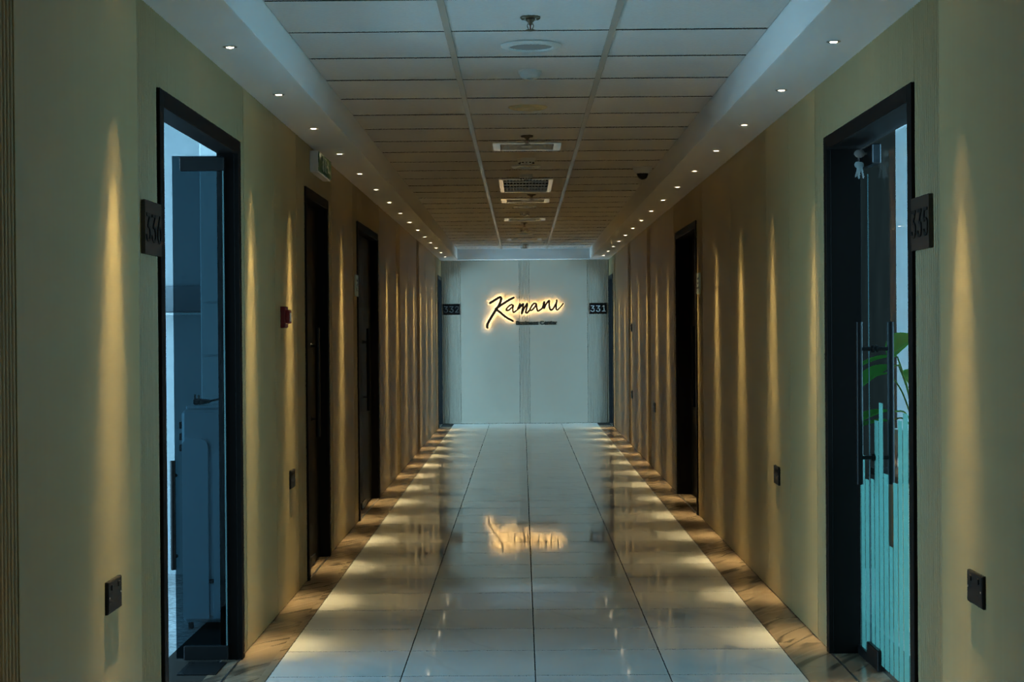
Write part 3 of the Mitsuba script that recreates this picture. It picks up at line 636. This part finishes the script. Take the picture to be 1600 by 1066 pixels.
socket(1, 18.6, 0.585, 'farthest black double socket low on the right wall')
socket(1, 18.6, 1.33, 'black light switch at hand height on the far right wall', w=0.088, gang=1, category='switch', grp='switches')
cp = thing('fire_call_point', 'small red fire alarm call point on the left wall before the second doorway', 'fire alarm')
put('back_box', bx(XL, XL + 0.022, 7.80, 7.90, 1.325, 1.425, 0.003), M_RED, cp)
put('housing', bx(XL + 0.022, XL + 0.040, 7.81, 7.89, 1.345, 1.410, 0.004), M_RED, cp)
put('press_plate', bx(XL + 0.040, XL + 0.042, 7.825, 7.875, 1.355, 1.395, 0.0008), M_WHITE, cp)

# ------------------------------------------------------------------ left room: column, shelf, appliance with its plug
t = thing('cupboard', 'tall pale cupboard panel behind the tinted leaf in the left room', 'cupboard')
put('body', bx(-1.535, -1.206, 7.95, 8.45, 0.0, 2.30, 0.003), M_ROOM, t)
for z0, z1 in ((0.02, 1.19), (1.20, 1.445), (1.455, 2.28)): put('door_panel', bx(-1.530, -1.210, 7.935, 7.949, z0, z1, 0.002), M_ROOM, t)
t = thing('wall_shelf', 'thin pale shelf on the back wall of the left room', 'shelf')
put('board', bx(-2.5, -1.545, 8.72, 9.0, 1.400, 1.412, 0.002), M_WHITE, t)
put('back_panel', bx(-2.5, -1.545, 8.97, 8.999, 1.42, 1.56, 0.002), M_ROOMD, t)
put('bracket', bx(-2.42, -2.40, 8.76, 9.0, 1.33, 1.399), M_WHITE, t); put('bracket', bx(-1.60, -1.58, 8.76, 9.0, 1.33, 1.399), M_WHITE, t)
ap = thing('water_dispenser', 'white waist-high appliance with arched front panels in the near left room', 'appliance')
ax0, ax1, ay0, ay1, at_ = -1.500, -1.215, 7.30, 7.66, 0.965
put('body', bx(ax0, ax1, ay0, ay1, 0.03, at_, 0.014), M_APPL, ap)
put('top_lid', bx(ax0 + 0.01, ax1 - 0.004, ay0 + 0.05, ay1 - 0.01, at_, at_ + 0.018, 0.006), M_APPL, ap)
def arch(x0, x1, z0, z1, r=0.035):
    q = [(x0, z0), (x1, z0), (x1, z1 - r)] + [(x1 - r + r * math.cos(a), z1 - r + r * math.sin(a)) for a in np.linspace(0, math.pi / 2, 8)] + [(x0 + r + r * math.cos(a), z1 - r + r * math.sin(a)) for a in np.linspace(math.pi / 2, math.pi, 8)]
    return Polygon(q)
put('front_panel', fix(ext(arch(ax0 + 0.004, ax0 + 0.118, 0.05, 0.84), 0, 0.012), [0, ay0, 0], *ON_E), M_APPL2, ap)
put('front_panel', fix(ext(arch(ax0 + 0.140, ax1 - 0.004, 0.05, 0.79), 0, 0.012), [0, ay0, 0], *ON_E), M_APPL2, ap)
put('latch', bx(ax0 + 0.117, ax0 + 0.140, ay0 - 0.010, ay0, 0.205, 0.222, 0.002), M_BLACK, ap)
put('drip_strip', bx(ax0 + 0.119, ax0 + 0.138, ay0 - 0.004, ay0, 0.06, 0.200, 0.002), M_APPL2, ap)
for z in (0.78, 0.83, 0.88): put('side_fin', bx(ax0 - 0.020, ax0, ay0 + 0.05, ay0 + 0.14, z, z + 0.03, 0.003), M_BLACK, ap)
for x in (ax0 + 0.03, ax1 - 0.03):
    for yy in (ay0 + 0.03, ay1 - 0.03): put('foot', cyl([x, yy, 0.0], [x, yy, 0.032], 0.012, 12), M_BLACK, ap, smooth=40)
pg = thing('power_plug', 'black power plug with its cable lying on top of the white appliance', 'plug')
px, py, pz = -1.45, 7.45, at_ + 0.018
put('body', trimesh.convex.convex_hull(np.vstack([bx(px - 0.022, px + 0.012, py - 0.022, py + 0.022, pz, pz + 0.026, 0.005).vertices, bx(px + 0.03, px + 0.05, py - 0.010, py + 0.010, pz + 0.006, pz + 0.022, 0.004).vertices])), M_BLACK, pg)
for q in (bx(px - 0.019, px - 0.011, py - 0.012, py - 0.008, pz + 0.024, pz + 0.046), bx(px - 0.004, px + 0.002, py - 0.012, py - 0.007, pz + 0.024, pz + 0.042), bx(px - 0.004, px + 0.002, py + 0.007, py + 0.012, pz + 0.024, pz + 0.042)): put('pin', q, M_BRASS, pg)
put('cable', tube(spline([(px + 0.045, py, pz + 0.014), (px + 0.09, py - 0.01, pz + 0.024), (px + 0.14, py + 0.01, pz + 0.034), (px + 0.185, py + 0.03, pz + 0.030)], 8), 0.0045), M_BLACK, pg, smooth=True)

# ------------------------------------------------------------------ right room: cupboard, low cabinet, plant
t = thing('wardrobe', 'tall dark brown cupboard at the back of the right room, seen through the glass door', 'cupboard')
put('carcass', bx(1.36, 2.03, 9.02, 9.59, 0.0, 2.48, 0.003), M_WOOD, t)
for i in range(2): 
    w_ = put('cupboard_door', bx(1.365 + 0.333 * i, 1.365 + 0.333 * (i + 1) - 0.006, 9.0, 9.018, 0.05, 2.44, 0.003), M_WOOD, t)
    put('knob', cyl([1.365 + 0.333 + (0.03 if i else -0.03), 8.975, 1.1], [1.365 + 0.333 + (0.03 if i else -0.03), 9.0, 1.1], 0.010, 12), M_STEEL, w_, smooth=40)
t = thing('low_cabinet', 'low cream cabinet with a dark top under the potted plant in the right room', 'cabinet')
put('body', bx(1.605, 2.15, 7.15, 7.6, 0.0, 0.635, 0.003), M_CABINET, t)
put('top', bx(1.59, 2.16, 7.13, 7.62, 0.635, 0.665, 0.003), M_WOOD, t)
for i in range(2): put('cabinet_door', bx(1.615 + 0.265 * i, 1.615 + 0.265 * i + 0.257, 7.135, 7.149, 0.06, 0.62, 0.002), M_CABINET, t)
pp = thing('potted_plant', 'green leafy plant in a white pot on the cream cabinet behind the glass door', 'potted plant')
pc = (1.74, 7.36, 0.665)
put('pot', lathe([(0, 0), (0.070, 0), (0.100, 0.17), (0.106, 0.172), (0.106, 0.19), (0.094, 0.19), (0.092, 0.165), (0, 0.165)], 32, pc), M_WHITE, pp, smooth=35)
put('soil', lathe([(0, 0.172), (0.091, 0.170), (0.091, 0.160), (0, 0.160)], 20, pc), M_SOIL, pp)
def leaf(L, W, bend):
    n = 9; v, f = [], []
    for i in range(n + 1):
        s = i / n; w = W * math.sin(math.pi * min(1, s * 0.97 + 0.03)) ** 0.8 * (1 - 0.25 * s)
        c = np.array([L * s, 0, -bend * s * s]); v += [c + [0, -w, 0.25 * w], c + [0, -w * .5, 0.05 * w], c, c + [0, w * .5, 0.05 * w], c + [0, w, 0.25 * w]]
    for i in range(n):
        for j in range(4): a0 = i * 5 + j; f += [[a0, a0 + 5, a0 + 6], [a0, a0 + 6, a0 + 1]]
    return trimesh.Trimesh(v, f, process=False)
top = np.array([pc[0], pc[1], pc[2] + 0.17])
LV = [(172, 0.34, 0.08, 0.26), (190, 0.10, 0.10, 0.28), (150, 0.05, 0.12, 0.30), (210, 0.30, 0.10, 0.26), (260, 0.28, 0.12, 0.26), (300, 0.36, 0.11, 0.24), (20, 0.33, 0.10, 0.27), (60, 0.30, 0.12, 0.25), (100, 0.42, 0.06, 0.24), (340, 0.40, 0.07, 0.24), (230, 0.44, 0.03, 0.22), (135, 0.26, 0.13, 0.25)]
for az, h, out, L in LV:
    e = top + [out * math.cos(math.radians(az)), out * math.sin(math.radians(az)), h]
    st = put('stem', tube(spline([top, (top + e) / 2 + [0, 0, 0.04], e], 6), 0.0035, 6), M_LEAF, pp, smooth=True)
    m = leaf(L, L * 0.30, L * 0.45); m.apply_transform(trimesh.transformations.rotation_matrix(math.radians(az), [0, 0, 1])); m.apply_translation(e)
    put('leaf', m, M_LEAF, pp, smooth=True)
